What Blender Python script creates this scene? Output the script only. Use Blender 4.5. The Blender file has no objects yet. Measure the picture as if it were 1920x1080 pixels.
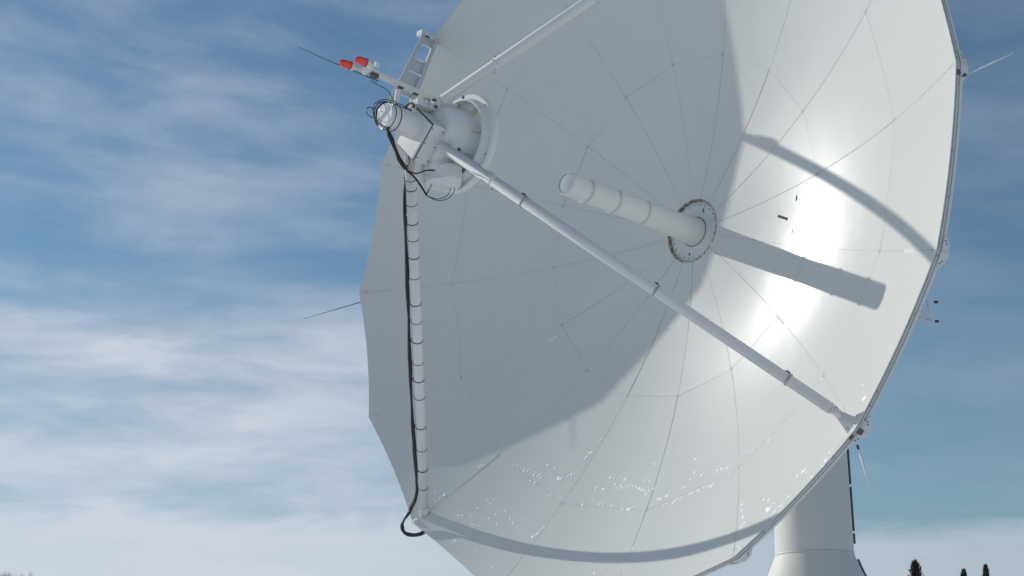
import bpy, math, random
from mathutils import Vector, Matrix
random.seed(7)
R = math.radians
S = bpy.context.scene

# ---------------------------------------------------------------- camera
PITCH = R(16)
cam_d = bpy.data.cameras.new("camera"); cam = bpy.data.objects.new("camera", cam_d)
S.collection.objects.link(cam); S.camera = cam
CAM = Vector((0, 0, 1.6))
cam.location = CAM; cam.rotation_euler = (R(90) + PITCH, 0, 0)
cam_d.sensor_width = 36; cam_d.lens = 36 * 3058.34 / 1920
cam_d.clip_start = 0.1; cam_d.clip_end = 20000

# ---------------------------------------------------------------- light
SUN_DIR = Vector((0.7493, -0.4725, -0.4641)).normalized()          # way the light travels
sun_el = math.asin(-SUN_DIR.z)
sun_az = math.atan2(-SUN_DIR.x, -SUN_DIR.y)                         # clockwise from +Y
sd = bpy.data.lights.new("sun", 'SUN'); so = bpy.data.objects.new("sun", sd)
S.collection.objects.link(so)
so.rotation_euler = SUN_DIR.to_track_quat('-Z', 'Y').to_euler()
sd.energy = 2.85; sd.angle = R(0.53); sd.color = (1.0, 0.95, 0.88)
S.view_settings.view_transform = 'Standard'; S.view_settings.look = 'None'
S.view_settings.gamma = 1; S.view_settings.exposure = 0.0
S.cycles.max_bounces = 8; S.cycles.diffuse_bounces = 4; S.cycles.glossy_bounces = 3
S.cycles.caustics_reflective = False; S.cycles.caustics_refractive = False

# ---------------------------------------------------------------- sky with thin clouds
W = bpy.data.worlds.new("World"); S.world = W; W.use_nodes = True
nt = W.node_tree; N = nt.nodes; Lk = nt.links; N.clear()
def nd(t, **k):
    n = N.new(t)
    for a, b in k.items(): setattr(n, a, b)
    return n
def mth(op, a, b=None, c=None, clamp=False):
    n = N.new('ShaderNodeMath'); n.operation = op; n.use_clamp = clamp
    for i, v in enumerate((a, b, c)):
        if v is None: continue
        if isinstance(v, (int, float)): n.inputs[i].default_value = v
        else: Lk.new(v, n.inputs[i])
    return n.outputs[0]
def sstep(v, lo, hi):
    n = N.new('ShaderNodeMapRange'); n.interpolation_type = 'SMOOTHSTEP'
    Lk.new(v, n.inputs[0]); n.inputs[1].default_value = lo; n.inputs[2].default_value = hi
    return n.outputs[0]
sky = nd('ShaderNodeTexSky', sky_type='NISHITA', sun_disc=False)
sky.sun_elevation = sun_el; sky.sun_rotation = sun_az
sky.altitude = 700; sky.air_density = 1.15; sky.dust_density = 0.35; sky.ozone_density = 2.2
tc = nd('ShaderNodeTexCoord'); sp = nd('ShaderNodeSeparateXYZ'); Lk.new(tc.outputs['Generated'], sp.inputs[0])
az = mth('ARCTAN2', sp.outputs[0], sp.outputs[1])
el = mth('ARCSINE', sp.outputs[2])
def noise(sx, sy, det, rough, seed, dist=0.0, tilt=0.0):
    x = mth('MULTIPLY', mth('ADD', az, mth('MULTIPLY', el, tilt)), sx)
    y = mth('MULTIPLY', mth('ADD', el, mth('MULTIPLY', az, -tilt * .3)), sy)
    cb = N.new('ShaderNodeCombineXYZ'); Lk.new(x, cb.inputs[0]); Lk.new(y, cb.inputs[1]); cb.inputs[2].default_value = seed
    n = N.new('ShaderNodeTexNoise'); Lk.new(cb.outputs[0], n.inputs['Vector'])
    n.inputs['Scale'].default_value = 1; n.inputs['Detail'].default_value = det
    n.inputs['Roughness'].default_value = rough; n.inputs['Distortion'].default_value = dist
    return n.outputs[0]
big = noise(4, 18, 4, .5, 3.1, .1)
fine = noise(11, 42, 9, .58, 8.3, .3, .10)
wisp = noise(7, 24, 8, .56, 21.7, .2, -.3)
left = sstep(az, 0.16, -0.20)
# bank of streaked cloud low on the left
lowm = sstep(mth('ADD', el, mth('MULTIPLY', mth('SUBTRACT', big, .5), -.10)), .292, .222)
streak = mth('ADD', mth('ADD', mth('MULTIPLY', sstep(fine, .26, .70), .52), .20), mth('MULTIPLY', sstep(big, .28, .68), .26))
bank = mth('MULTIPLY', mth('MULTIPLY', lowm, streak), mth('ADD', mth('MULTIPLY', left, .85), .10))
# smooth brighter sheet near the horizon
edge = mth('ADD', el, mth('MULTIPLY', mth('SUBTRACT', fine, .5), -.05))
edge = mth('ADD', edge, mth('MULTIPLY', sstep(az, -.05, .25), .018))
sheet = mth('MULTIPLY', sstep(edge, .160, .132), mth('ADD', mth('MULTIPLY', left, .38), .48))
sheet = mth('MULTIPLY', sheet, mth('ADD', mth('MULTIPLY', fine, .7), .62))
# thin high wisps
thin = mth('MULTIPLY', sstep(wisp, .30, .85), mth('ADD', mth('MULTIPLY', left, .27), .17))
cl = mth('MAXIMUM', mth('MAXIMUM', bank, sheet), thin, clamp=True)
mixc = nd('ShaderNodeMix', data_type='RGBA'); Lk.new(cl, mixc.inputs[0])
tint = nd('ShaderNodeMix', data_type='RGBA', blend_type='MULTIPLY'); tint.inputs[0].default_value = 1
Lk.new(sky.outputs[0], tint.inputs[6]); tint.inputs[7].default_value = (.80, .975, 1.01, 1)
Lk.new(tint.outputs[2], mixc.inputs[6]); mixc.inputs[7].default_value = (8.8, 9.1, 10.0, 1)
bg = nd('ShaderNodeBackground'); bg.inputs[1].default_value = 0.075; Lk.new(mixc.outputs[2], bg.inputs[0])
wo = nd('ShaderNodeOutputWorld'); Lk.new(bg.outputs[0], wo.inputs[0])

# ---------------------------------------------------------------- materials
def mat(name, col, rough=.5, metal=0, var=.0, vscale=3., spec=.5, bump=0., bscale=8., coat=0., coat_r=.1, dirt=None):
    m = bpy.data.materials.new(name); m.use_nodes = True
    t = m.node_tree; b = t.nodes['Principled BSDF']
    b.inputs['Base Color'].default_value = (*col, 1); b.inputs['Roughness'].default_value = rough
    b.inputs['Metallic'].default_value = metal; b.inputs['Specular IOR Level'].default_value = spec
    b.inputs['Coat Weight'].default_value = coat; b.inputs['Coat Roughness'].default_value = coat_r
    c = t.nodes.new('ShaderNodeTexCoord')
    if var or dirt:
        n = t.nodes.new('ShaderNodeTexNoise'); n.inputs['Scale'].default_value = vscale; n.inputs['Detail'].default_value = 8
        n.inputs['Roughness'].default_value = .62
        t.links.new(c.outputs['Object'], n.inputs['Vector'])
        r = t.nodes.new('ShaderNodeValToRGB')
        r.color_ramp.elements[0].position = .3; r.color_ramp.elements[1].position = .7
        r.color_ramp.elements[0].color = (*[v * (1 - var) for v in col], 1); r.color_ramp.elements[1].color = (*[min(1, v * (1 + var)) for v in col], 1)
        t.links.new(n.outputs[0], r.inputs[0]); out = r.outputs[0]
        if dirt:
            n2 = t.nodes.new('ShaderNodeTexNoise'); n2.inputs['Scale'].default_value = vscale * 3.1; n2.inputs['Detail'].default_value = 6
            t.links.new(c.outputs['Object'], n2.inputs['Vector'])
            mr = t.nodes.new('ShaderNodeMapRange'); t.links.new(n2.outputs[0], mr.inputs[0])
            mr.inputs[1].default_value = dirt[1]; mr.inputs[2].default_value = dirt[1] + .12
            mx = t.nodes.new('ShaderNodeMix'); mx.data_type = 'RGBA'
            t.links.new(mr.outputs[0], mx.inputs[0]); t.links.new(out, mx.inputs[6]); mx.inputs[7].default_value = (*dirt[0], 1)
            out = mx.outputs[2]
        t.links.new(out, b.inputs['Base Color'])
    if bump:
        n = t.nodes.new('ShaderNodeTexNoise'); n.inputs['Scale'].default_value = bscale; n.inputs['Detail'].default_value = 3
        t.links.new(c.outputs['Object'], n.inputs['Vector'])
        bp = t.nodes.new('ShaderNodeBump'); bp.inputs['Strength'].default_value = bump; bp.inputs['Distance'].default_value = .05
        t.links.new(n.outputs[0], bp.inputs['Height']); t.links.new(bp.outputs[0], b.inputs['Normal'])
    return m
M_dish = mat('dish_paint', (.695, .71, .67), .30, var=.022, vscale=.5, spec=.05, coat=.24, coat_r=.13)
_t = M_dish.node_tree; _b = _t.nodes['Principled BSDF']; _tg = _t.nodes.new('ShaderNodeTangent'); _tg.direction_type = 'RADIAL'; _tg.axis = 'Z'
_t.links.new(_tg.outputs[0], _b.inputs['Tangent']); _b.inputs['Anisotropic'].default_value = .6
_n = _t.nodes.new('ShaderNodeTexNoise'); _n.inputs['Scale'].default_value = 1.6; _n.inputs['Detail'].default_value = 7; _n.inputs['Roughness'].default_value = .65
_c = _t.nodes.new('ShaderNodeTexCoord'); _t.links.new(_c.outputs['Object'], _n.inputs['Vector'])
_m = _t.nodes.new('ShaderNodeMapRange'); _m.inputs[1].default_value = .3; _m.inputs[2].default_value = .7; _m.inputs[3].default_value = .10; _m.inputs[4].default_value = .165
_t.links.new(_n.outputs[0], _m.inputs[0]); _t.links.new(_m.outputs[0], _b.inputs['Coat Roughness'])
M_seam = mat('panel_seam', (.47, .475, .46), .7, var=.35, vscale=1.3)
M_mark = mat('panel_joint', (.44, .45, .44), .7)
M_white = mat('white_paint', (.765, .77, .74), .7, spec=.22, var=.02, vscale=2.5)
M_rim = mat('rim_paint', (.62, .62, .60), .5, var=.05, vscale=3, dirt=((.33, .27, .22), .60))
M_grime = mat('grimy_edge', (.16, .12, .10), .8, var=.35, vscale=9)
M_gal = mat('galvanised_steel', (.42, .44, .46), .42, metal=.6, var=.1, vscale=9)
M_dark = mat('dark_fitting', (.09, .085, .08), .6)
M_clamp = mat('worn_clamp', (.42, .41, .39), .6, var=.25, vscale=12)
M_bolt = mat('bolt_head', (.10, .10, .10), .5, metal=.4)
M_cable = mat('black_cable', (.012, .012, .014), .42)
M_strap = mat('dark_strap', (.05, .045, .05), .5)
M_slot = mat('slot_opening', (.035, .035, .035), .8)
M_plate = mat('weathered_plate', (.72, .725, .70), .55, var=.05, vscale=4, dirt=((.25, .24, .20), .70))
M_plate_edge = mat('mildewed_edge', (.14, .12, .08), .8, var=.5, vscale=5, dirt=((.58, .58, .52), .50))
M_beige = mat('beige_paint', (.64, .61, .54), .5, var=.03, vscale=2)
M_chrome = mat('bright_rod', (.80, .80, .80), .5)
M_snow = mat('snow', (.97, .97, .97), .55, spec=.5)
_b = M_snow.node_tree.nodes['Principled BSDF']; _b.inputs['Subsurface Weight'].default_value = .6; _b.inputs['Subsurface Radius'].default_value = (.03, .03, .035)
M_ground = mat('snow_field', (.74, .76, .80), .8, var=.06, vscale=.05, bump=.4, bscale=.6)
M_conc = mat('pedestal_paint', (.69, .70, .65), .6, var=.025, vscale=1.2)
M_bark = mat('bark', (.10, .075, .055), .9, var=.3, vscale=6)
M_needle = mat('needles', (.045, .042, .030), .85, var=.45, vscale=5)
M_cone = mat('cones', (.12, .06, .04), .8, var=.4, vscale=8)
M_twig = mat('pale_twig', (.50, .50, .51), .8, var=.1, vscale=4)
M_window = mat('end_window_film', (.50, .54, .57), .85, spec=.05)
M_red = mat('red_lens', (.95, .055, .015), .12, coat=1, coat_r=.03)
rb = M_red.node_tree.nodes['Principled BSDF']
rb.inputs['Subsurface Weight'].default_value = .12; rb.inputs['Subsurface Radius'].default_value = (.08, .01, .005)

# ---------------------------------------------------------------- dish frame (measured by resection from the photo)
F = 7.0837; r1 = 4.0636; r2 = 6.7617; RAD = 9.0
Bc = ((-0.2364087, -0.6221282, -0.7463695), (0.7821566, -0.5775934, 0.2337026), (-0.5764911, -0.5285285, 0.6231498))
Tc = (4.1642866, 1.314434, -37.6241788)
ca, sa = math.cos(PITCH), math.sin(PITCH)
def tow(c): return Vector((c[0], -c[2] * ca - c[1] * sa, c[1] * ca - c[2] * sa))
cols = [tow([Bc[i][j] for i in range(3)]) for j in range(3)]
Dw = Matrix(((cols[0][0], cols[1][0], cols[2][0]), (cols[0][1], cols[1][1], cols[2][1]), (cols[0][2], cols[1][2], cols[2][2]))).to_4x4()
DO = tow(Tc) + CAM
ax_w = cols[2].normalized()
PED = Vector((DO.x - ax_w.x * 3.9, DO.y - ax_w.y * 3.9, 0))       # pedestal foot
Dl = Matrix.Translation(DO - PED) @ Dw                             # dish frame relative to the root
X = Vector((1, 0, 0)); Y = Vector((0, 1, 0)); Z = Vector((0, 0, 1))
U = Vector((.92388, -.38268, 0)); H = Vector((-.38268, -.92388, 0))
def q(h, u, z): return H * h + U * u + Z * z
def ang(i): return -2 * math.pi * i / 16
def ev(i): return Vector((math.cos(ang(i)), math.sin(ang(i)), 0))
def par(x, y): return (x * x + y * y) / (4 * F)
def srf(x, y, dz=0.): return Vector((x, y, par(x, y) + dz))
def nrm(x, y): return Vector((-x / (2 * F), -y / (2 * F), 1)).normalized()

# ---------------------------------------------------------------- mesh builder
class MB:
    def __init__(s): s.v = []; s.f = []; s.m = []; s.mats = []; s.cur = 0; s.sm = []; s.smooth = True
    def mat(s, m):
        if m not in s.mats: s.mats.append(m)
        s.cur = s.mats.index(m); return s
    def face(s, idx, smooth=None):
        s.f.append(tuple(idx)); s.m.append(s.cur); s.sm.append(s.smooth if smooth is None else smooth)
    def add(s, pts):
        b = len(s.v); s.v += [tuple(p) for p in pts]; return b
    def ring(s, c, a, b_, r, n):
        return s.add([c + a * (math.cos(2 * math.pi * k / n) * r) + b_ * (math.sin(2 * math.pi * k / n) * r) for k in range(n)])
    def lathe(s, o, axis, prof, n=32, ref=None):
        """prof: list of (dist along axis, radius); sharp edges made by repeating a point"""
        axis = axis.normalized(); ref = ref or (X if abs(axis.x) < .8 else Y)
        a = axis.cross(ref).normalized(); b_ = axis.cross(a)
        prev = None; pr = None
        for (d, r) in prof:
            if (d, r) == pr: prev = s.ring(o + axis * d, a, b_, max(r, 1e-4), n); continue
            cur = s.ring(o + axis * d, a, b_, max(r, 1e-4), n)
            if prev is not None:
                for k in range(n): s.face((prev + k, prev + (k + 1) % n, cur + (k + 1) % n, cur + k))
            prev = cur; pr = (d, r)
        return s
    def cyl(s, p0, p1, r0, r1_=None, n=16):
        r1_ = r0 if r1_ is None else r1_; ax = p1 - p0; L = ax.length
        return s.lathe(p0, ax, [(0, 0), (0, r0), (0, r0), (L, r1_), (L, r1_), (L, 0)], n)
    def tube(s, pts, r, n=8, taper=None):
        prev = None; a = None; N_ = len(pts)
        for i, p in enumerate(pts):
            d = (pts[min(i + 1, N_ - 1)] - pts[max(i - 1, 0)]).normalized()
            if a is None: a = d.cross(Z if abs(d.z) < .9 else X).normalized()
            else: a = (a - d * a.dot(d)).normalized()
            b_ = d.cross(a); rr = r if taper is None else r + (taper - r) * i / (N_ - 1)
            cur = s.ring(p, a, b_, rr, n)
            if prev is not None:
                for k in range(n): s.face((prev + k, prev + (k + 1) % n, cur + (k + 1) % n, cur + k))
            elif n > 2: s.face(range(cur + n - 1, cur - 1, -1), False)
            prev = cur
        s.face(range(prev, prev + n), False); return s
    def box(s, c, ax, sz):
        a, b_, d = [v.normalized() * h_ / 2 for v, h_ in zip(ax, sz)]
        i = s.add([c + a * x + b_ * y + d * z for x in (-1, 1) for y in (-1, 1) for z in (-1, 1)])
        for f_ in ((0, 1, 3, 2), (4, 6, 7, 5), (0, 4, 5, 1), (2, 3, 7, 6), (0, 2, 6, 4), (1, 5, 7, 3)): s.face([i + k for k in f_], False)
        return s
    def bar(s, p0, p1, w, h_, up=Z):
        d = p1 - p0; sd_ = d.cross(up).normalized(); u2 = sd_.cross(d).normalized()
        return s.box((p0 + p1) / 2, (d, sd_, u2), (d.length, w, h_))
    def prism(s, poly, ext):
        n = len(poly); i = s.add(poly); j = s.add([p + ext for p in poly])
        s.face(range(i + n - 1, i - 1, -1), False); s.face(range(j, j + n), False)
        for k in range(n): s.face((i + k, i + (k + 1) % n, j + (k + 1) % n, j + k), False)
        return s
    def build(s, name, m=None, parent=None, M4=None, bevel=0., label=None):
        me = bpy.data.meshes.new(name); me.from_pydata(s.v, [], s.f); me.update()
        for mm in (s.mats or [m]): me.materials.append(mm)
        me.polygons.foreach_set('use_smooth', s.sm)
        if s.mats: me.polygons.foreach_set('material_index', s.m)
        o = bpy.data.objects.new(name, me); S.collection.objects.link(o)
        if parent: o.parent = parent
        if M4 is not None: o.matrix_basis = M4
        if bevel:
            b_ = o.modifiers.new('bevel', 'BEVEL'); b_.width = bevel; b_.segments = 2; b_.limit_method = 'ANGLE'; b_.angle_limit = R(50)
        if label: o['label'] = label
        return o
def tag(o, label=None, cat=None, group=None, kind=None):
    if label: o['label'] = label
    if cat: o['category'] = cat
    if group: o['group'] = group
    if kind: o['kind'] = kind
    return o

# ---------------------------------------------------------------- ground
g = MB(); n = 60
def gx(t): return math.copysign(abs(t) ** 3, t) * 7000
for j in range(n + 1):
    for i in range(n + 1):
        x, y = gx(i / n * 2 - 1), gx(j / n * 2 - 1); d = math.hypot(x, y)
        g.v.append((x, y, -.02 + (.12 * math.sin(x * .11) * math.cos(y * .09) if 8 < d < 400 else 0)))
for j in range(n):
    for i in range(n): a = j * (n + 1) + i; g.face((a, a + 1, a + n + 2, a + n + 1))
tag(g.build('ground', M_ground), kind='structure')

# ---------------------------------------------------------------- radio telescope
tel = bpy.data.objects.new('radio_telescope', None); S.collection.objects.link(tel); tel.location = PED
tag(tel, 'large white dish antenna with sixteen-sided rim on a slim round pedestal', 'radio telescope')
def P(mb, name, m=None, bevel=0., label=None): return mb.build(name, m, tel, Dl, bevel, label)
def SP(mb, name, parent, m=None, bevel=0.): return mb.build(name, m, parent, None, bevel)

# reflector: sixteen gores of three panels, each panel very slightly out of true
rf = MB().mat(M_dish)
def gore(k, u, rho, dz=0.):
    a = ev(k).lerp(ev(k + 1), u) * rho
    return srf(a.x, a.y, dz)
bounds = [.745, r1, r2, RAD]; TH = .03
for k in range(16):
    for b in range(3):
        lo, hi = bounds[b], bounds[b + 1]; nr = (10, 8, 7)[b]; nu = 10
        tx, ty = random.uniform(-.0022, .0022), random.uniform(-.0022, .0022); bow = random.uniform(-.003, .003)
        base = len(rf.v)
        for i in range(nr + 1):
            rho = lo + (hi - lo) * i / nr
            for j in range(nu + 1):
                u = j / nu; p = gore(k, u, rho)
                du, dr = (u - .5), (i / nr - .5)
                p.z += tx * du * 2 + ty * dr * 2 + bow * ((1 - 4 * du * du) * (1 - 4 * dr * dr))
                rf.v.append(tuple(p))
        for i in range(nr):
            for j in range(nu):
                a = base + i * (nu + 1) + j; rf.face((a, a + nu + 1, a + nu + 2, a + 1))
# edge lip and back skin
rf.mat(M_white)
for k in range(16):
    for j in range(10):
        a, b = gore(k, j / 10, RAD), gore(k, (j + 1) / 10, RAD)
        i = rf.add([a, b, b - Z * TH, a - Z * TH]); rf.face((i, i + 1, i + 2, i + 3))
    for i_ in range(9):
        ra, rb_ = .75 + (RAD - .75) * i_ / 9, .75 + (RAD - .75) * (i_ + 1) / 9
        for j in range(4):
            i = rf.add([gore(k, j / 4, ra, -TH), gore(k, (j + 1) / 4, ra, -TH), gore(k, (j + 1) / 4, rb_, -TH), gore(k, j / 4, rb_, -TH)])
            rf.face((i, i + 1, i + 2, i + 3))
# panel seams as thin sealed lines
def ribbon(pts, w, m):
    rf.mat(m); prev = None
    for i, p in enumerate(pts):
        d = (pts[min(i + 1, len(pts) - 1)] - pts[max(i - 1, 0)]).normalized(); nn = nrm(p.x, p.y); sd_ = d.cross(nn) * (w / 2)
        cur = rf.add([p + nn * .004 - sd_, p + nn * .004 + sd_])
        if prev is not None: rf.face((prev, prev + 1, cur + 1, cur))
        prev = cur
for k in range(16):
    ribbon([gore(k, 0, .7 + (RAD - .7) * i / 24) for i in range(25)], random.uniform(.003, .0085), M_seam)
    for rr in (r1, r2): ribbon([gore(k, j / 8, rr) for j in range(9)], random.uniform(.0015, .005), M_seam)
    for rr in (r1, r2, 8.82):                                       # joint marks where panels meet
        for s_ in (-1, 1):
            c = ev(k) * rr; t_ = (ev(k + .25 * s_) - ev(k)).normalized(); rd = ev(k)
            a = c - (rd + t_) * .04; b = c + (rd + t_) * .04
            ribbon([srf(a.x, a.y, .003), srf(b.x, b.y, .003)], .005, M_mark)
# three adjustment slots
for (a, b, w) in (((-1.493, -2.338), (-1.784, -2.559), .058), ((-1.50, -3.02), (-1.59, -2.95), .036), ((-2.115, -2.60), (-2.207, -2.535), .014)):
    ribbon([srf(a[0], a[1], .003), srf(b[0], b[1], .003)], w, M_slot)
reflector = P(rf, 'reflector')

# rim frame: two ring channels behind the edge, braced
fr = MB(); fr.smooth = False
def rp(k, u, rho, z): a = ev(k).lerp(ev(k + 1), u) * rho; return Vector((a.x, a.y, z))
zr = par(RAD, 0)
for k in range(16):
    for j in range(6):
        u0, u1 = j / 6, (j + 1) / 6
        def strip(m, rho_a, za, rho_b, zb, curved=1.):
            fr.mat(m)
            def pt(u, rho, dz): a = ev(k).lerp(ev(k + 1), u) * rho; return Vector((a.x, a.y, (par(a.x / rho * RAD, a.y / rho * RAD) if curved else zr) + dz))
            i = fr.add([pt(u0, rho_a, za), pt(u1, rho_a, za), pt(u1, rho_b, zb), pt(u0, rho_b, zb)]); fr.face((i, i + 1, i + 2, i + 3))
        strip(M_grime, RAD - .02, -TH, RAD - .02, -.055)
        strip(M_rim, RAD - .02, -.055, RAD + .006, -.055); strip(M_rim, RAD + .006, -.055, RAD + .006, -.115); strip(M_rim, RAD + .006, -.115, RAD - .05, -.115)
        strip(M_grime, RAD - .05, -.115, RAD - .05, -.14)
        strip(M_white, RAD - .05, -.14, RAD + .012, -.14); strip(M_white, RAD + .012, -.14, RAD + .012, -.215); strip(M_white, RAD + .012, -.215, RAD - .10, -.215)
rim_frame = P(fr, 'rim_frame')
for k in range(16):
    gp = MB().mat(M_white); e0 = ev(k)
    for s_ in (-1, 1):
        t_ = (ev(k + s_) - ev(k)).normalized()
        on = e0 * (RAD + .018); zz = zr
        pol = [on + Z * (zz - .13), on + t_ * .26 + Z * (zz - .16), on + t_ * .32 + Z * (zz - .23), on + t_ * .17 + Z * (zz - .34), on + Z * (zz - .36)]
        nn = t_.cross(Z); nn = nn if nn.dot(e0) > 0 else -nn
        gp.mat(M_white).prism(pol, nn * .012)
        for (a, zb) in ((.16, -.24), (.21, -.205)):
            c = on + t_ * a + Z * (zz + zb); gp.mat(M_bolt).cyl(c + nn * .01, c + nn * .028, .012, n=8)
    P(gp, 'gusset_plate')
    if k % 2 == 1:
        cp = MB().mat(M_grime); c = e0 * (RAD + .0) + Z * (zr - .09) + (ev(k + 1) - e0).normalized() * .18
        cp.box(c, (e0, (ev(k + 1) - e0), Z), (.05, .09, .07)); P(cp, 'rim_joint')

# back structure
for k in range(16):
    rb2 = MB(); rb2.mat(M_white)
    e0 = ev(k)
    top = [srf(*(e0 * r_).to_2d(), -.07) for r_ in (1.4, 3.3, 5.2, 7.0, 8.85)]
    bot = [e0 * r_ + Z * z_ for r_, z_ in ((1.4, -1.5), (3.3, -.75), (5.2, .12), (7.0, 1.12), (8.85, zr - .42))]
    for i in range(4):
        rb2.bar(top[i], top[i + 1], .07, .07, e0.cross(Z)); rb2.bar(bot[i], bot[i + 1], .08, .08, e0.cross(Z))
        rb2.tube([bot[i], top[i + 1]], .03, 6); rb2.tube([top[i], bot[i]], .03, 6)
    P(rb2, 'back_rib')
bk = MB().mat(M_white)
bk.lathe(Z * -2.6, Z, [(0, 0), (0, 1.15), (0, 1.15), (1.0, 1.45), (1.0, 1.45), (2.5, 1.45), (2.5, 1.45), (2.5, .2)], 40)
P(bk, 'hub_drum')
rg = MB().mat(M_white)
for k in range(16):
    for (r_, z_) in ((3.3, -.75), (5.2, .12), (7.0, 1.12)):
        rg.tube([ev(k) * r_ + Z * z_, ev(k + 1) * r_ + Z * z_], .035, 6)
P(rg, 'ring_brace')

# small instrument bracket behind the rim
br = MB().mat(M_white)
apex = Vector((-6.89, -5.22, 1.86)); rt = [Vector((-6.5, -4.9, 2.0)), Vector((-6.75, -5.1, 2.15)), Vector((-6.35, -5.15, 2.2))]
for a in rt: br.tube([a, apex], .022, 6)
br.tube([Vector((-6.35, -5.15, 2.2)), Vector((-6.56, -5.40, 2.02))], .02, 6); br.tube([apex, Vector((-6.56, -5.40, 2.02))], .02, 6)
br.mat(M_dark)
for a in (Vector((-6.89, -5.27, 1.82)), Vector((-6.61, -5.46, 1.91))): br.cyl(a, a - Z * .05 + H * .04, .026, n=10)
P(br, 'instrument_bracket')

# vertex plate and feed tube
vp = MB().mat(M_plate)
vp.lathe(Z * -.07, Z, [(0, .20), (0, .70), (0, .70), (-.01, .735)], 64)
vp.mat(M_plate_edge).lathe(Z * 0, Z, [(-.08, .735), (.026, .742), (.026, .742), (.030, .748), (.030, .748), (.016, .765)], 64)
vp.mat(M_grime).lathe(Z * 0, Z, [(-.069, .30), (-.062, .345), (-.062, .345), (-.069, .358)], 48)
vp.mat(M_bolt)
for k in range(24):
    a = 2 * math.pi * (k + .3) / 24; c = Vector((math.cos(a) * .65, math.sin(a) * .63, -.07)); vp.cyl(c, c + Z * .012, .013, n=6)
for (a, w) in ((2.4, .05), (5.3, .06), (.9, .045)):
    c = Vector((math.cos(a) * .55, math.sin(a) * .52, -.066)); vp.box(c, (Vector((math.cos(a + .6), math.sin(a + .6), 0)), Vector((-math.sin(a + .6), math.cos(a + .6), 0)), Z), (w * 1.6, w * .6, .004))
vertex_plate = P(vp, 'vertex_plate')
ft = MB().mat(M_white)
prof = [(-.075, .34), (.0, .33), (.5, .30), (1.0, .285), (1.70, .272), (3.95, .262), (3.99, .258), (4.02, .244), (4.03, .232), (4.03, .232), (3.96, .222), (3.96, .222), (3.96, 0)]
ft.lathe(Z * 0, Z, prof, 48)
feed_tube = P(ft, 'feed_tube', label='white stepped feed tube standing at the centre of the dish')
fl = MB().mat(M_window); fl.lathe(Z * 4.005, Z, [(.0, .231), (.012, .18), (.020, .10), (.022, 0)], 36); SP(fl, 'end_window', feed_tube, M_window)
for zf in (3.46, 2.62, 1.70):
    b = MB().mat(M_white); b.lathe(Z * (zf - .02), Z, [(0, .26), (0, .288), (0, .288), (.024, .288), (.024, .288), (.024, .26)], 48)
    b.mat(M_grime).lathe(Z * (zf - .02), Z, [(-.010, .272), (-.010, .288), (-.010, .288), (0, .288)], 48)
    b.mat(M_gal)
    for k in range(20):
        a = 2 * math.pi * k / 20; c = Vector((math.cos(a) * .286, math.sin(a) * .286, zf)); b.cyl(c - Z * .012, c + Z * .022, .007, n=6)
    SP(b, 'flange_ring', feed_tube)

# ---- struts
HE = 8.342
def strut_line(i, rb_=.9682, he=HE):
    a = ev(i) * (RAD * rb_); a.z = par(RAD * rb_, 0); return a, Vector((0, 0, he))
def radial_hub(i, rr, he=HE):
    a, c = strut_line(i, he=he); t = 1 - rr / (RAD * .9682); return a.lerp(c, t)
for i in (3, 7):
    a, c = strut_line(i); b_ = radial_hub(i, .68); d = (b_ - a).normalized()
    a2 = a + d * .42
    st = MB().mat(M_white).tube([a2, b_], .108, 24)
    # half-round cover clipped along the upper side
    side = d.cross(H).normalized(); side = side if side.dot(U) > 0 else -side
    strut = P(st, 'support_strut', label='white tubular strut running up to the frame edge' if i == 3 else 'white tubular strut with a clipped-on cover reaching the lower right rim')
    cv = MB().mat(M_white)
    if i == 7: off = U * .024 - H * .024
    if i == 7: cv.tube([a2 + d * .0 + off, b_ - d * .5 + off], .100, 20); SP(cv, 'strut_cover', strut)
    if i == 7:
        cd = MB().mat(M_beige); o2 = -U * .086 + H * .072
        cd.tube([a2 + d * .9 + o2 * 1.1, a2 + d * 1.5 + o2, b_ - d * .3 + o2], .018, 8); SP(cd, 'conduit', strut)
    ts_ = {7: (.1295, .4155, .72, .795), 3: (.55, .796)}[i]
    for t in ts_:
        cl_ = MB().mat(M_dark); p = a.lerp(c, t)
        big_ = i == 7 and t < .75
        if big_:
            cl_.mat(M_clamp).lathe(p - d * .02 + off * .5, d, [(0, .10), (0, .126), (0, .126), (.04, .126), (.04, .126), (.04, .10)], 24)
            cl_.mat(M_dark).box(p + U * .145 - H * .02, (d, H, U), (.07, .05, .06)); cl_.mat(M_grime).box(p - U * .105 + H * .09, (d, H, U), (.07, .05, .04))
        else:
            cl_.mat(M_white).lathe(p - d * .02, d, [(0, .10), (0, .120), (0, .120), (.04, .120), (.04, .120), (.04, .10)], 24).box(p + U * .14 + H * .02, (d, H, U), (.10, .05, .07)).box(p - U * .14, (d, H, U), (.10, .05, .09))
            cl_.mat(M_dark).cyl(p + U * .17, p + U * .195, .016, n=8).cyl(p - U * .17, p - U * .195, .016, n=8)
        SP(cl_, 'clamp', strut)
    # foot fitting to the rim
    ft_ = MB().mat(M_white); root_ = ev(i) * (RAD + .02) + Z * (zr - .16); tt = ev(i).cross(Z)
    ft_.tube([a2 - d * .02, a + d * .15], .10, 20, taper=.055); ft_.tube([a + d * .16, root_], .05, 12)
    ft_.mat(M_rim).prism([a2 + tt * .05 - d * .1, a2 - tt * .05 - d * .1, root_ - tt * .22 + Z * .02, root_ + tt * .22 + Z * .02], -ev(i).cross(tt).normalized() * .02)
    ft_.mat(M_grime).box(root_ + Z * .03, (ev(i), tt, Z), (.10, .10, .08))
    SP(ft_, 'strut_foot', strut)
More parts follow.
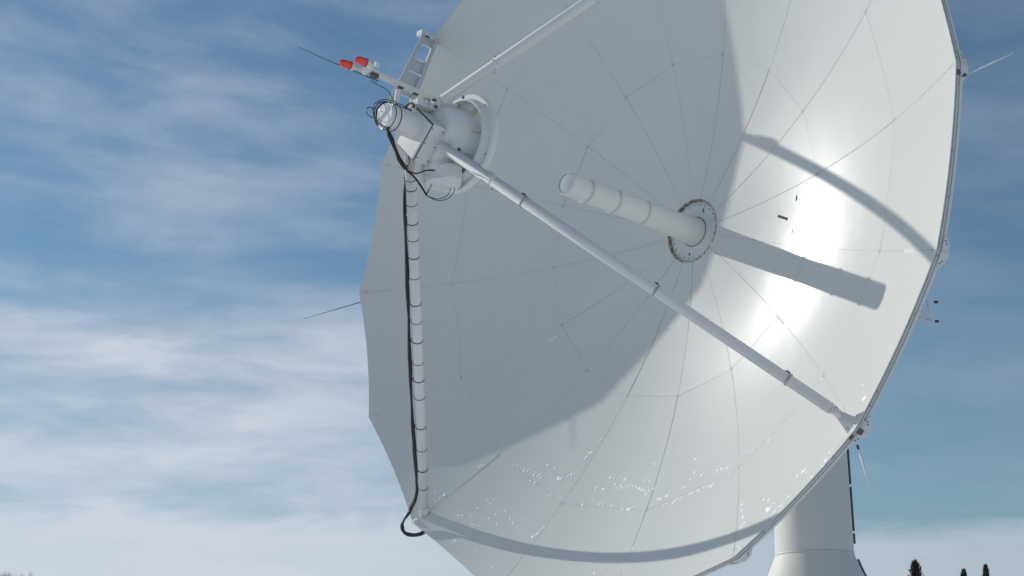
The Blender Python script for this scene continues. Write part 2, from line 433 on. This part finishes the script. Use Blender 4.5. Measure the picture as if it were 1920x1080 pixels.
# lower left strut with banded cable bundle
i = 11; a, c = strut_line(i); b_ = radial_hub(i, .60); d = (b_ - a).normalized()
st = MB().mat(M_white).tube([a - d * .1, b_], .110, 24); strut11 = P(st, 'support_strut', label='white tubular strut wrapped with dark bands along the black cable bundle')
foot = MB().mat(M_white).tube([a + d * .25, a - d * .12 + ev(11) * .02, ev(11) * (RAD - .02) + Z * (zr - .02)], .122, 16, taper=.07); SP(foot, 'strut_foot', strut11)
cc = MB().mat(M_white); p = a.lerp(c, .80); cc.box(p + H * .14, (d, H, U), (.04, .10, .04))
cc.lathe(p - d * .02, d, [(0, .10), (0, .125), (0, .125), (.03, .125), (.03, .125), (.03, .10)], 24); SP(cc, 'clamp', strut11)
tie_t = [0.8775, 0.8555, 0.821, 0.7775, 0.7385, 0.6965, 0.647, 0.581, 0.5355, 0.486, 0.429, 0.3835, 0.336, 0.255, 0.192, 0.134, 0.081]
cab0 = [(-0.319, 0.861, 7.827), (-0.478, 1.296, 7.569), (-0.719, 1.911, 7.172), (-0.972, 2.528, 6.746), (-1.23, 3.163, 6.308), (-1.497, 3.813, 5.86), (-1.77, 4.482, 5.399), (-2.05, 5.171, 4.924), (-2.343, 5.87, 4.428), (-2.645, 6.583, 3.908), (-2.956, 7.317, 3.372), (-3.107, 7.714, 3.127)]
cab1 = [(-3.163, 8.181, 2.949), (-3.304, 8.404, 3.009), (-3.415, 8.577, 2.972), (-3.503, 8.682, 2.819), (-3.506, 8.685, 2.578), (-3.423, 8.652, 2.306), (-3.2, 8.3, 2.0)]
cabt = [q(-.02, -.22, 8.84), q(-.03, -.33, 8.80), q(-.07, -.40, 8.70), q(-.17, -.52, 8.52), q(-.29, -.66, 8.30), q(-.45, -.71, 8.05)]
def smooth(pts, n=6):
    out = []
    for i in range(len(pts) - 1):
        p0, p1, p2, p3 = pts[max(i - 1, 0)], pts[i], pts[i + 1], pts[min(i + 2, len(pts) - 1)]
        for k in range(n):
            t = k / n
            out.append(.5 * ((2 * p1) + (p2 - p0) * t + (2 * p0 - 5 * p1 + 4 * p2 - p3) * t * t + (3 * p1 - p0 - 3 * p2 + p3) * t ** 3))
    return out + [pts[-1]]
path = smooth(cabt + [Vector(p) for p in cab0 + cab1], 7)
cb = MB().mat(M_cable)
for s_ in range(5):                                                  # five cables lying together
    ph = s_ * 2 * math.pi / 5
    pts = []
    for i_, p in enumerate(path):
        w = .026 + .004 * math.sin(i_ * .7 + s_)
        tw = ph + .10 * i_
        pts.append(p + H * (math.cos(tw) * w) + U * (math.sin(tw) * w) + Z * .012 * math.sin(i_ * .45 + s_))
    cb.tube(pts, .023, 6)
cable_bundle = P(cb, 'cable_bundle')
for j, t in enumerate(tie_t):
    p = a.lerp(c, t); rr = .113
    tb = MB().mat(M_strap)
    off = -H * .085; thick = .011 if j % 2 else .007
    ring_pts = []
    s1 = d.cross(U).normalized(); s2 = d.cross(s1).normalized()
    for k in range(25):
        an = 2 * math.pi * k / 24; v = s1 * math.cos(an) + s2 * math.sin(an)
        ext = 1 + .85 * max(0, v.dot(-H)) ** 4
        ring_pts.append(p + v * rr * ext)
    tb.tube(ring_pts, thick, 6); SP(tb, 'cable_tie', cable_bundle)

# upper left strut: open lattice of two rails and plates
i = 15; a, c = strut_line(i); c15 = Vector((0, 0, 8.45)); a15 = ev(15) * 8.86 + Z * 2.80
e_hub = a15.lerp(c15, .935); d = (e_hub - a15).normalized()
ls = MB().mat(M_white); o2 = Z * .43 + H * -.0
nrm15 = d.cross(Z).normalized()
ls.bar(a15, e_hub, .10, .11, nrm15); ls.bar(a15 + o2 - d * .05, e_hub + o2 * 1.15, .09, .11, nrm15)
for _t in (.13, .35, .98): ls.tube([a15.lerp(e_hub, _t), a15.lerp(e_hub, _t) + o2], .02, 8)
lat = P(ls, 'support_strut', label='white open lattice strut with cross plates above the feed housing')
for (t0, t1) in ((.0, .12), (.36, .525), (.545, .82)):
    pl_ = MB().mat(M_white); p0, p1 = a15.lerp(e_hub, t0), a15.lerp(e_hub, t1)
    pl_.prism([p0, p1, p1 + o2, p0 + o2], nrm15 * .015); SP(pl_, 'cross_plate', lat)
fx = MB().mat(M_white); top15 = a15 + o2 - d * .18
fx.box(top15 + Z * .02, (H, U, Z), (.22, .16, .26)).box(a15 + o2 * .45 - d * .16, (Z, nrm15, d), (.34, .16, .13)); fx.mat(M_dark).box(top15 - Z * .04 + H * .09 - U * .09, (H, U, Z), (.10, .03, .12))
SP(fx, 'end_fitting', lat, bevel=.012)

# ---- subreflector housing
sr = MB().mat(M_white)
sr.lathe(Z * 0, Z, [(6.72, 0), (6.78, .6), (6.86, 1.03), (6.86, 1.03), (6.885, 1.045), (7.00, 1.045), (7.02, 1.03), (7.02, 1.03), (7.02, .94), (7.02, .94), (7.14, .90), (7.16, .885), (7.16, .86), (7.16, .86), (7.04, .83), (7.04, .83), (7.04, .5)], 72)
subreflector = P(sr, 'subreflector')
for k in range(8):
    w = MB().mat(M_beige); e_ = ev(k * 2 + 1); t_ = e_.cross(Z)
    w.prism([e_ * .55 + Z * 6.98, e_ * .84 + Z * 6.98, e_ * .84 + Z * 7.12, e_ * .60 + Z * 7.3], t_ * .03); SP(w, 'stiffener', subreflector)
for k in range(16):
    w = MB().mat(M_bolt); e_ = ev(k + .4); w.cyl(e_ * .985 + Z * 7.015, e_ * .985 + Z * 7.035, .014, n=8)
    if k % 3 == 0: SP(w, 'rim_bolt', subreflector)
dr = MB().mat(M_white)
dr.lathe(Z * 0, Z, [(7.0, .70), (7.08, .66), (7.20, .64), (7.70, .63), (7.75, .60), (7.78, .55), (7.78, .55), (7.78, 0)], 56)
drum = P(dr, 'housing_drum')
D1 = (H - U).normalized(); D2 = (H + U).normalized()
jb = MB().mat(M_white); bc = q(-.06, -.13, 7.945)
jb.box(bc, (D1, D2, Z), (.78, .84, .33)); jb.mat(M_gal)
box_ = P(jb, 'junction_box', bevel=.012)
for s1 in (-1, 0, 1):
    for (fx_, nn, along) in ((D1 * .392, D1, D2), (-U * 0 + D2 * -.422, -D2, D1)):
        for zz in (-.13, .13):
            bb = MB().mat(M_bolt); p = bc + fx_ + along * (s1 * .33) + Z * zz; bb.cyl(p, p + nn * .012, .012, n=8); SP(bb, 'bolt', box_)
sm_ = MB().mat(M_grime); sm_.box(bc + Z * .166, (D1, D2, Z), (.80, .86, .008)); SP(sm_, 'gasket', box_)
ld = MB().mat(M_white); ld.box(bc + Z * .19, (D1, D2, Z), (.74, .80, .05)); SP(ld, 'lid', box_, bevel=.008)
tb = MB().mat(M_white); tz = q(-.05, .02, 0)
tb.lathe(tz, Z, [(8.1, .29), (8.2, .265), (8.3, .262), (8.66, .262), (8.66, .262), (8.665, .255), (8.68, .255), (8.685, .262), (8.685, .262), (8.80, .262), (8.80, .262), (8.805, .255), (8.815, .255), (8.82, .264), (8.82, .264), (8.90, .264), (8.905, .25), (8.905, .25), (8.905, 0)], 48)
tube_ = P(tb, 'housing_tube')
sb = MB().mat(M_strap)
for zz in (8.672, 8.81): sb.lathe(tz, Z, [(zz - .008, .262), (zz - .008, .270), (zz + .008, .270), (zz + .008, .262)], 48)
SP(sb, 'strap', tube_)
for an in (.6, 2.4, 4.4):
    hk = MB().mat(M_gal); v = H * math.cos(an) + U * math.sin(an); hk.box(tz + v * .27 + Z * 8.86, (v, v.cross(Z), Z), (.03, .05, .07)); SP(hk, 'latch', tube_)
# lower bracket and half round equipment box
lo = MB().mat(M_white); lo.lathe(q(-.1, -.50, 7.40), -U, [(0, .30), (.1, .33), (.26, .33), (.34, .25), (.36, 0)], 32)
lo.bar(q(-.32, -.2, 7.75), q(-.36, -.95, 7.62), .08, .05); lo.bar(q(-.12, -.2, 7.75), q(-.22, -.95, 7.62), .05, .05)
P(lo, 'lower_bracket')
eb = MB().mat(M_white); ec = q(.04, -1.03, 7.38)
prof_ = [(-.40, .16), (-.22, .27), (.26, .27), (.40, .14), (.40, -.10), (.26, -.19), (-.22, -.19), (-.40, -.08)]
pol = [ec + H * x + Z * y for x, y in prof_]; eb.prism(pol, U * .30)
eb.lathe(ec + Z * .03, -U, [(0, .34), (.03, .32), (.07, .22), (.085, 0)], 28)
ebo = P(eb, 'equipment_box', bevel=.015)
ee = MB().mat(M_beige); ee.bar(q(-.15, -.55, 7.1), q(.48, -.42, 7.15), .30, .04, U).bar(q(.42, -.35, 7.5), q(.62, -.85, 7.1), .05, .05).bar(q(-.05, -.55, 7.5), q(-.05, -1.0, 7.3), .05, .30).bar(q(.38, -.70, 7.45), q(.62, -.72, 7.05), .04, .16)
P(ee, 'support_bracket')
for (p0, p1) in ((q(.34, -.42, 7.95), q(.52, -.60, 7.68)), (q(.30, -.30, 7.72), q(.50, -.52, 7.62)), (q(-.02, .55, 7.9), q(.35, .62, 7.5))): P(MB().mat(M_white).tube([p0, p1], .03, 8), 'brace')
for p in (q(.50, -.44, 7.70), q(.42, -.55, 7.70), q(.62, -.50, 7.52), q(.55, -.70, 7.5), q(.66, -.66, 7.42), q(.50, .74, 7.38), q(.02, .64, 7.86), q(.30, .70, 7.6)): P(MB().mat(M_dark).box(p, (D1, D2, Z), (.07, .05, .05)), 'strut_connector')
# U clamps and a handle on top of the housing
hc = MB().mat(M_grime)
for (zc, hw, uu) in ((7.98, .17, .50), (8.28, .15, .36)):
    pts = [q(-.03 + math.cos(an) * hw - .05, uu + math.sin(an) * hw * .9, zc) for an in [math.pi * k / 12 for k in range(13)]]
    hc.tube(pts, .028, 8)
hc.mat(M_white); hc.box(q(-.05, .50, 8.02), (H, U, Z), (.36, .14, .42)); hc.box(q(.22, .48, 7.85), (H, U, Z), (.14, .16, .20)); hc.mat(M_dark).box(q(.28, .56, 7.93), (H, U, Z), (.05, .05, .07)).box(q(.30, .42, 7.9), (H, U, Z), (.04, .05, .07))
P(hc, 'top_clamp')

# ---- light boom with two red obstruction lights and an air terminal
bo = MB().mat(M_white); b0, b1 = q(0, .72, 7.20), q(.02, .80, 9.45)
bo.bar(b0, b1, .11, .10, U); bo.mat(M_rim)
boom = P(bo, 'light_boom', bevel=.01)
for zz in (7.75, 8.25, 8.65, 9.35):
    bb = MB().mat(M_grime); p = b0.lerp(b1, (zz - 7.2) / 2.35); bb.box(p - U * .06 + H * .01, (Z, H, U), (.11, .06, .04)); SP(bb, 'bracket', boom)
po = MB().mat(M_white); po.bar(q(-.02, .66, 8.62), q(-.10, .30, 8.60), .05, .10, Z); SP(po, 'post', boom)
def light(c0, nm_label):
    lb = MB().mat(M_white); lb.lathe(c0, Z, [(-.16, 0), (-.16, .045), (-.10, .05), (-.06, .085), (-.02, .09), (-.02, .09), (0, .088), (0, 0)], 24)
    l_ = P(lb, 'obstruction_light', label=nm_label)
    le = MB().mat(M_red); le.lathe(c0, Z, [(0, .086), (.02, .092), (.05, .084), (.16, .078), (.20, .066), (.235, .04), (.245, 0)], 28); SP(le, 'red_lens', l_)
    gz = MB().mat(M_dark); gz.lathe(c0, Z, [(.0, .095), (.012, .095), (.012, .088)], 24); SP(gz, 'gasket', l_)
    return l_
light(q(.28, .78, 9.66), 'upper of the two red warning lights at the end of the boom')
light(q(.04, .73, 9.86), 'lower of the two red warning lights, beside the thin rod')
yk = MB().mat(M_white); yk.tube([q(.04, .73, 9.72), q(.04, .76, 9.4)], .03, 10); yk.bar(q(.03, .68, 9.52), q(.28, .76, 9.50), .05, .08, Z); yk.box(q(.20, .66, 9.62), (H, U, Z), (.14, .05, .12)); yk.tube([q(.28, .78, 9.54), q(.28, .78, 9.46)], .03, 10)
yk.box(q(.14, .92, 9.28), (H, U, Z), (.05, .10, .10)); yk.mat(M_grime).box(q(.06, .72, 9.28), (H, U, Z), (.10, .08, .16)); P(yk, 'light_bracket')
ro = MB().mat(M_dark); ro.tube([q(-.05, .70, 9.1), q(-.05, .72, 10.3), q(-.04, .75, 11.05)], .011, 8, taper=.004); P(ro, 'air_terminal')
# ---- loose cables about the housing
def wire(pts, r, n_=10): return MB().mat(M_cable).tube(smooth([Vector(p) for p in pts], n_), r, 6)
wires = [
 ([q(-.02, .34, 8.25), q(-.05, .38, 8.5), q(-.08, .40, 8.78), q(-.14, .36, 8.95), q(-.28, .26, 9.02), q(-.33, .08, 8.95), q(-.30, -.06, 8.90)], .009),
 ([q(-.02, .32, 8.25), q(-.05, .33, 8.5), q(-.06, .34, 8.80), q(-.12, .30, 8.97), q(-.24, .22, 9.00), q(-.30, .02, 8.95), q(-.25, -.14, 8.90), q(-.02, -.24, 8.88)], .013),
 ([q(-.06, .30, 8.5), q(-.08, .31, 8.86), q(-.18, .22, 8.97), q(-.25, .08, 8.95), q(-.24, -.08, 8.93), q(.0, -.26, 8.90)], .015),
 ([q(-.3, .22, 8.95), q(-.38, .26, 9.05), q(-.42, .16, 9.08), q(-.36, .06, 9.03), q(-.30, .02, 8.98)], .009),
 ([q(.0, .62, 9.32), q(.0, .58, 9.1), q(.0, .56, 8.92), q(.06, .42, 8.84), q(.03, .34, 8.72), q(-.02, .33, 8.6)], .008),
 ([q(-.45, -.75, 8.0), q(-.26, -.86, 7.9), q(-.09, -.82, 7.8), q(.05, -.80, 7.62)], .015),
 ([q(-.51, -.74, 7.95), q(-.34, -.89, 7.9), q(-.23, -1.09, 7.8), q(-.14, -1.31, 7.7)], .022),
 ([q(-.14, -1.31, 7.7), q(-.01, -1.41, 7.55), q(.07, -1.35, 7.35), q(.15, -1.21, 7.25), q(.13, -1.04, 7.2)], .008),
 ([q(-.14, -1.31, 7.7), q(-.04, -1.36, 7.5), q(.06, -1.25, 7.32), q(.06, -1.0, 7.22)], .008),
 ([q(-.14, -1.31, 7.72), q(-.10, -1.20, 7.68), q(-.05, -1.10, 7.66)], .012),
 ([q(-.48, -.72, 8.02), q(-.36, -.60, 8.0), q(-.30, -.45, 8.12)], .012)]
for pts, r in wires: P(wire(pts, r), 'loose_cable')

# ---- rods round the rim
def rod(p0, p1, m_, r=.017):
    rr_ = MB().mat(m_); rr_.tube([p0, p1], r, 8, taper=r * .45); o_ = P(rr_, 'lightning_rod')
    c_ = MB().mat(M_dark); d_ = (p1 - p0).normalized(); c_.cyl(p0 - d_ * .05, p0 + d_ * .03, .022, n=10); SP(c_, 'rod_clamp', o_)
rod(q(9.05, -.22, 2.66), q(10.03, -.15, 2.66), M_chrome)
rod(q(6.30, -6.66, 2.70), q(6.52, -7.55, 2.66), M_chrome)
rod(q(-9.0, -.15, 2.62), q(-10.42, -.55, 3.58), M_dark, .012)

# ---------------------------------------------------------------- pedestal (children of the telescope, upright)
pd = MB().mat(M_conc); O = Vector((0, 0, 0))
pd.lathe(O, Z, [(-.1, 0), (-.1, 2.3), (-.1, 2.3), (3.2, 2.1), (3.6, 2.0), (5.2, 1.32), (5.7, 1.08), (6.02, .945), (6.10, .912), (6.10, .912), (9.6, .86), (9.6, .86), (9.75, 1.2), (9.75, 1.2), (10.3, 1.2), (10.3, 1.2), (10.3, 0)], 64)
ped = pd.build('pedestal', M_conc, tel)
sw = MB().mat(M_rim); sw.lathe(O, Z, [(6.07, .917), (6.08, .924), (6.13, .924), (6.14, .915)], 64); SP(sw, 'weld_seam', ped)
hv = MB().mat(M_white)
axl = Vector((ax_w.x, ax_w.y, 0)).normalized(); sdl = axl.cross(Z); HC = Vector((0, 0, DO.z - ax_w.z * 3.9))
hv.lathe(Vector((0, 0, 10.3)), Z, [(0, 1.1), (HC.z - 10.3 - .9, 1.0), (HC.z - 10.3 - .7, .9)], 40)
for s_ in (-1, 1): hv.prism([sdl * (s_ * 1.25) + Vector((0, 0, 10.4)) - axl * .9, sdl * (s_ * 1.25) + Vector((0, 0, 10.4)) + axl * .9, sdl * (s_ * 1.25) + HC + axl * 1.0 + Z * .7, sdl * (s_ * 1.25) + HC - axl * 1.0 + Z * .7], sdl * (s_ * .2))
hv.cyl(HC - sdl * 1.6, HC + sdl * 1.6, .45, n=28)
hv.build('elevation_yoke', M_white, tel)
ctr = (DO - PED) - ax_w * 2.6
hb = MB().mat(M_white); hb.lathe(ctr, -ax_w, [(0, 1.15), (.6, 1.0), (2.2, .95), (2.2, .95), (2.2, 0)], 36); hb.build('elevation_housing', M_white, tel)
cdn = MB().mat(M_dark)
vr = Vector((.99, -.12, 0)).normalized()
for (z0, z1) in ((4.9, 6.2), (6.36, 6.60), (6.66, 7.70), (7.76, 9.3)):
    rr0 = lambda z: .912 + (.86 - .912) * (z - 6.1) / 3.5 if z > 6.1 else (.955 + (6.02 - z) * .40 if z > 5.7 else 1.08 + (5.7 - z) * .48)
    zs = [z0 + (z1 - z0) * k / 6 for k in range(7)]
    if z0 < 6.1: zs = [5.0, 5.3, 5.7, 5.95, 6.0]
    cdn.tube([vr * (rr0(z) + .03) + Z * z for z in zs], .026, 8)
cdn.build('conduit', M_dark, tel)

# ---------------------------------------------------------------- snow lying on the dish
fl = MB().mat(M_snow); fl.smooth = True
FL = [(-2.86,7.78,1),(-3.02,7.57,1.5),(-3.06,7.68,1),(-3.11,7.77,1),(-2.66,6.72,1),(-2.66,6.68,1),(-2.67,6.64,1),(-3.05,5.9,1),(-3.13,5.81,1),(-3.25,5.73,1),(-3.35,5.67,1.3),(-3.41,5.59,1),(-3.41,5.51,1),(-3.61,5.43,1),(-3.68,5.33,1.2),(-3.77,5.27,1),(-3.82,5.43,1),(-3.72,5.53,1),(-3.53,5.08,1.2),(-3.72,4.9,1),(-4.04,4.84,1.6),(-4.09,4.78,1.6),(-4.12,4.6,1),(-4.12,4.51,1),(-4.15,4.43,1),(-4.1,4.31,1),(-3.89,4.14,1),(-3.87,4.1,1),(-3.67,6.59,1),(-3.76,6.43,1),(-3.82,6.53,1),(-3.78,6.83,1),(-4.09,6.32,1),(-4.22,6.15,1.3),(-4.19,6.4,1),(-4.23,6.54,1.2),(-4.18,6.69,1),(-4.37,6.49,1),(-4.48,6.36,1.2),(-4.49,6.05,1.4),(-4.64,5.98,1),(-4.66,5.75,1),(-3.82,7.17,1.3),(-3.76,7.27,1),(-3.92,6.98,1),(-3.98,7.04,1.2),(-4.16,6.96,1),(-4.22,6.89,1),(-4.27,6.95,1),(-4.3,6.79,1),(-3.7,7.13,0.7),(-3.6,7.31,0.7),(-5.19,5.22,1),(-5.2,5.29,1),(-5.27,5.38,1),(-5.29,5.44,1),(-5.3,5.49,1.6),(-4.43,7.34,1.3),(-4.5,7.27,1),(-4.45,7.39,1),(-4.96,6.85,1),(-5.62,6.43,1),(-4.06,7.83,0.7),(-4.04,7.88,0.7),(-4.38,5.05,1),(-4.64,4.81,1),(-5.13,3.97,1),(-5.35,3.81,1),(-5.46,3.72,1),(-5.11,4.25,1),(-4.81,3.5,1),(-4.88,3.43,1),(-4.93,3.23,1),(-5.06,3.15,1),(-4.85,3.89,1),(-5.0,3.7,1),(-5.05,3.39,1),(-5.19,3.24,1),(-5.18,3.36,1),(-5.26,3.21,1),(-5.31,3.09,1),(-5.82,3.21,1),(-5.92,3.08,1.5),(-7.14,3.65,1),(-7.15,3.84,1.2),(-7.49,3.06,1),(-4.79,3.53,1),(-4.85,3.45,1),(-4.93,3.23,1),(-5.08,3.14,1),(-5.11,3.08,1),(-5.05,3.4,1),(-5.18,3.25,1),(-5.29,3.0,1.3),(-5.32,3.04,1),(-5.38,2.94,1),(-5.45,2.85,1),(-5.55,2.77,1.6),(-5.62,2.7,1),(-5.7,2.62,1),(-5.75,2.51,1),(-5.81,2.59,1),(-5.78,2.39,1),(-4.86,3.92,1),(-5.0,3.7,1),(-5.18,3.37,1),(-5.26,3.21,1),(-5.42,2.62,1),(-5.52,2.48,1),(-5.35,3.8,1),(-5.46,3.72,1),(-5.58,3.51,1),(-5.83,3.21,1),(-5.94,3.04,1.6),(-5.94,2.94,1),(-6.14,2.25,1.4),(-6.19,2.19,1.2),(-6.18,2.05,1),(-6.21,1.99,1),(-6.33,2.26,1),(-6.4,2.12,1),(-6.4,2.03,1),(-6.48,1.84,1.3),(-6.47,1.78,1),(-6.46,1.73,1),(-6.5,1.61,1.2),(-6.54,1.42,1),(-6.54,1.34,1),(-6.6,1.15,1.3),(-6.62,1.01,1),(-6.64,0.91,1),(-6.72,0.8,1.2),(-6.66,0.75,1),(-6.25,1.58,1),(-6.27,1.52,1),(-6.16,1.38,1),(-6.06,1.25,1),(-6.25,1.05,1),(-5.72,1.22,1),(-5.15,2.34,1),(-6.41,0.63,1),(-6.45,0.5,1.4),(-6.53,0.34,1),(-6.61,0.21,1),(-6.71,0.29,1),(-6.81,-0.07,1),(-7.78,-0.1,1),(-7.94,-0.13,1),(-8.13,-0.16,1.3),(-8.31,-0.22,1),(-8.36,-0.15,1),(-8.81,-0.11,1),(-8.89,-0.17,1),(-8.45,-0.91,1.8),(-8.39,-0.87,1.3),(-8.39,-1.05,1),(-8.58,-1.24,1),(-8.61,-1.31,1),(-8.7,-1.03,1),(-8.61,-1.1,1),(-8.08,-0.75,1),(-8.19,-0.89,1),(-8.51,-1.48,1),(-8.15,-1.74,1),(-8.17,-1.71,1),(-7.06,2.88,1),(-3.62,3.7,1),(-3.81,3.96,1),(-3.81,4.01,1),(-6.65,-0.86,1),(-8.28,0.23,1),(-8.41,-2.57,1.4),(-8.43,-2.54,1.2),(-8.49,-2.49,1),(-8.3,-2.69,1),(-8.38,-2.6,1),(-8.29,-2.77,1),(-8.18,-1.92,1.8),(-8.18,-1.86,1),(-8.17,-1.74,1),(-8.29,-2.01,1),(-8.52,-2.17,1),(-6.64,-0.86,1),(-7.42,-3.73,1),(-7.78,-3.75,1.6),(-6.29,-2.52,0.8),(-6.53,-0.28,0.8),(-6.59,-0.39,0.8),(-0.21,4.38,1.3),(-0.21,4.31,1.3),(-0.2,4.46,1)]
up = Vector((0.9108, -0.4095, 0.0529)); rnd = random.Random(3)
def fleck(x, y, sz, ang_):
    nn = nrm(x, y); c = srf(x, y, .002); t1 = nn.cross(Vector((math.cos(ang_), math.sin(ang_), 0))).normalized(); t2 = nn.cross(t1)
    n_ = 7; rs = [sz * rnd.uniform(.65, 1.25) for _ in range(n_)]
    ring = [c + t1 * (math.cos(2 * math.pi * k / n_) * rs[k] * 1.2) + t2 * (math.sin(2 * math.pi * k / n_) * rs[k] * .85) for k in range(n_)]
    b = fl.add(ring); t = fl.add([c + nn * sz * .22])
    for k in range(n_): fl.face((b + k, b + (k + 1) % n_, t), False)
for (x, y, w) in FL:
    ang_ = rnd.uniform(.1, .9) - .4
    fleck(x, y, .032 * w * rnd.uniform(.75, 1.2), ang_)
    for _ in range(rnd.choice((0, 1, 2, 3))):
        fleck(x + rnd.gauss(0, .06), y + rnd.gauss(0, .06), .014 * rnd.uniform(.6, 1.2), ang_)
snow = fl.build('snow', M_snow, None, Matrix.Translation(PED) @ Dl)
tag(snow, 'white flecks of frozen snow stuck to the lower part of the dish', 'snow', kind='stuff')

# ---------------------------------------------------------------- trees
def conifer(x, y, top, label, rr, blunt=0., seed=1):
    rn = random.Random(seed)
    t = bpy.data.objects.new('spruce_tree', None); S.collection.objects.link(t); t.location = (x, y, 0)
    tag(t, label, 'tree', 'conifers behind the pedestal')
    MB().mat(M_bark).cyl(Vector((0, 0, -.1)), Vector((0, 0, top - .1)), .22, .02, 10).build('trunk', M_bark, t)
    cr = MB().mat(M_needle); cr.smooth = False; z = 1.6
    while z < top - .02:
        k = (top - z); rad = min(rr * (k ** .72) + blunt * (1 - math.exp(-k * 3)), 3.2)
        step = .30 if k > 5 else (.16 if k > 2 else .09)
        nb = 9 if k > 5 else 8
        for b in range(nb):
            a_ = rn.uniform(0, 2 * math.pi); L = rad * rn.uniform(.45, 1.25); dr_ = rn.uniform(.0, .85) if k < 3 else rn.uniform(-.35, .1)
            d_ = Vector((math.cos(a_), math.sin(a_), dr_)); p0 = Vector((0, 0, z)); sdv = Vector((-math.sin(a_), math.cos(a_), 0))
            ns = 9 if k < 3 else 7
            for s_ in range(ns):
                u = (s_ + .4) / ns; p = p0 + d_ * (L * u) + Vector((0, 0, .25 * L * u * u * (1 if k < 3 else -.4)))
                w = (.085 if k < 3 else .32) * (1.15 - u) + .025
                for m_ in (-1, 1):
                    e_ = p + sdv * (m_ * w) + d_ * w * .7 + Vector((0, 0, rn.uniform(-.08, .12)))
                    hh = Vector((rn.uniform(-.03, .03), rn.uniform(-.03, .03), .05 if k < 3 else .10))
                    cr.mat(M_cone if rn.random() < .22 and k < 4 else M_needle)
                    i_ = cr.add([p - hh, p + hh, e_ + hh * .3, e_ - hh * .3]); cr.face((i_, i_ + 1, i_ + 2, i_ + 3))
                if s_ % 2 == 0:
                    i_ = cr.add([p - sdv * .04, p + sdv * .04, p + Vector((0, 0, rn.uniform(.08, .22))) + d_ * .10]); cr.face((i_, i_ + 1, i_ + 2))
        z += step
    cr.mat(M_needle).cyl(Vector((0, 0, top - .25)), Vector((0, 0, top + .04)), .035, .01, 6)
    cr.build('crown', M_needle, t)
def at_px(u, v, dist):
    c = Vector(((u - 960) / 3058.34, (540 - v) / 3058.34, -1)); w = tow(c); k = dist / w.y; return CAM + w * k
for (u, v, dist, lab, rr, bl, sd_) in ((1715, 1053, 110, 'spruce tree nearest the pedestal, its dark top widest of the three', .30, .12, 5), (1807, 1069, 112, 'smallest spruce top, between the two taller ones', .22, .07, 9), (1848, 1062, 108, 'rightmost spruce tree with a blunt rounded tip', .18, .11, 12)):
    p = at_px(u, v, dist); conifer(p.x, p.y, p.z, lab, rr, bl, sd_)
# frosted bare tree at the far left
p = at_px(10, 1070, 70); bt = bpy.data.objects.new('bare_tree', None); S.collection.objects.link(bt); bt.location = (p.x, p.y, 0)
tag(bt, 'leafless tree with pale frosted twigs at the lower left corner', 'tree')
tw = MB().mat(M_twig); MB().mat(M_bark).cyl(Vector((0, 0, -.1)), Vector((0, 0, p.z * .5)), .16, .08, 10).build('trunk', M_bark, bt)
rt2 = random.Random(2)
def grow(p0, d_, L, r, lev):
    p1 = p0 + d_ * L * .5 + Vector((rt2.gauss(0, .03), rt2.gauss(0, .03), 0)) * L; p2 = p1 + (d_ + Vector((rt2.gauss(0, .12), rt2.gauss(0, .12), .08))).normalized() * L * .5
    if p2.z > p.z + .02: return
    tw.tube([p0, p1, p2], min(r, .03), 5, taper=r * .6)
    if lev:
        for _ in range(3 if lev > 1 else 3):
            nd_ = (d_ + Vector((rt2.uniform(-.6, .6), rt2.uniform(-.6, .6), rt2.uniform(-.1, .4)))).normalized(); grow(p1.lerp(p2, rt2.uniform(0, 1)), nd_, L * .72, r * .6, lev - 1)
grow(Vector((0, 0, p.z * .5)), Vector((0, 0, 1)), p.z * .2, .08, 6)
for s_ in range(4): grow(Vector((0, 0, p.z * .42 + s_ * .2)), Vector((math.cos(s_ * 1.7), math.sin(s_ * 1.7), 1.3)).normalized(), p.z * .2, .06, 6)
tw.build('crown', M_twig, bt)
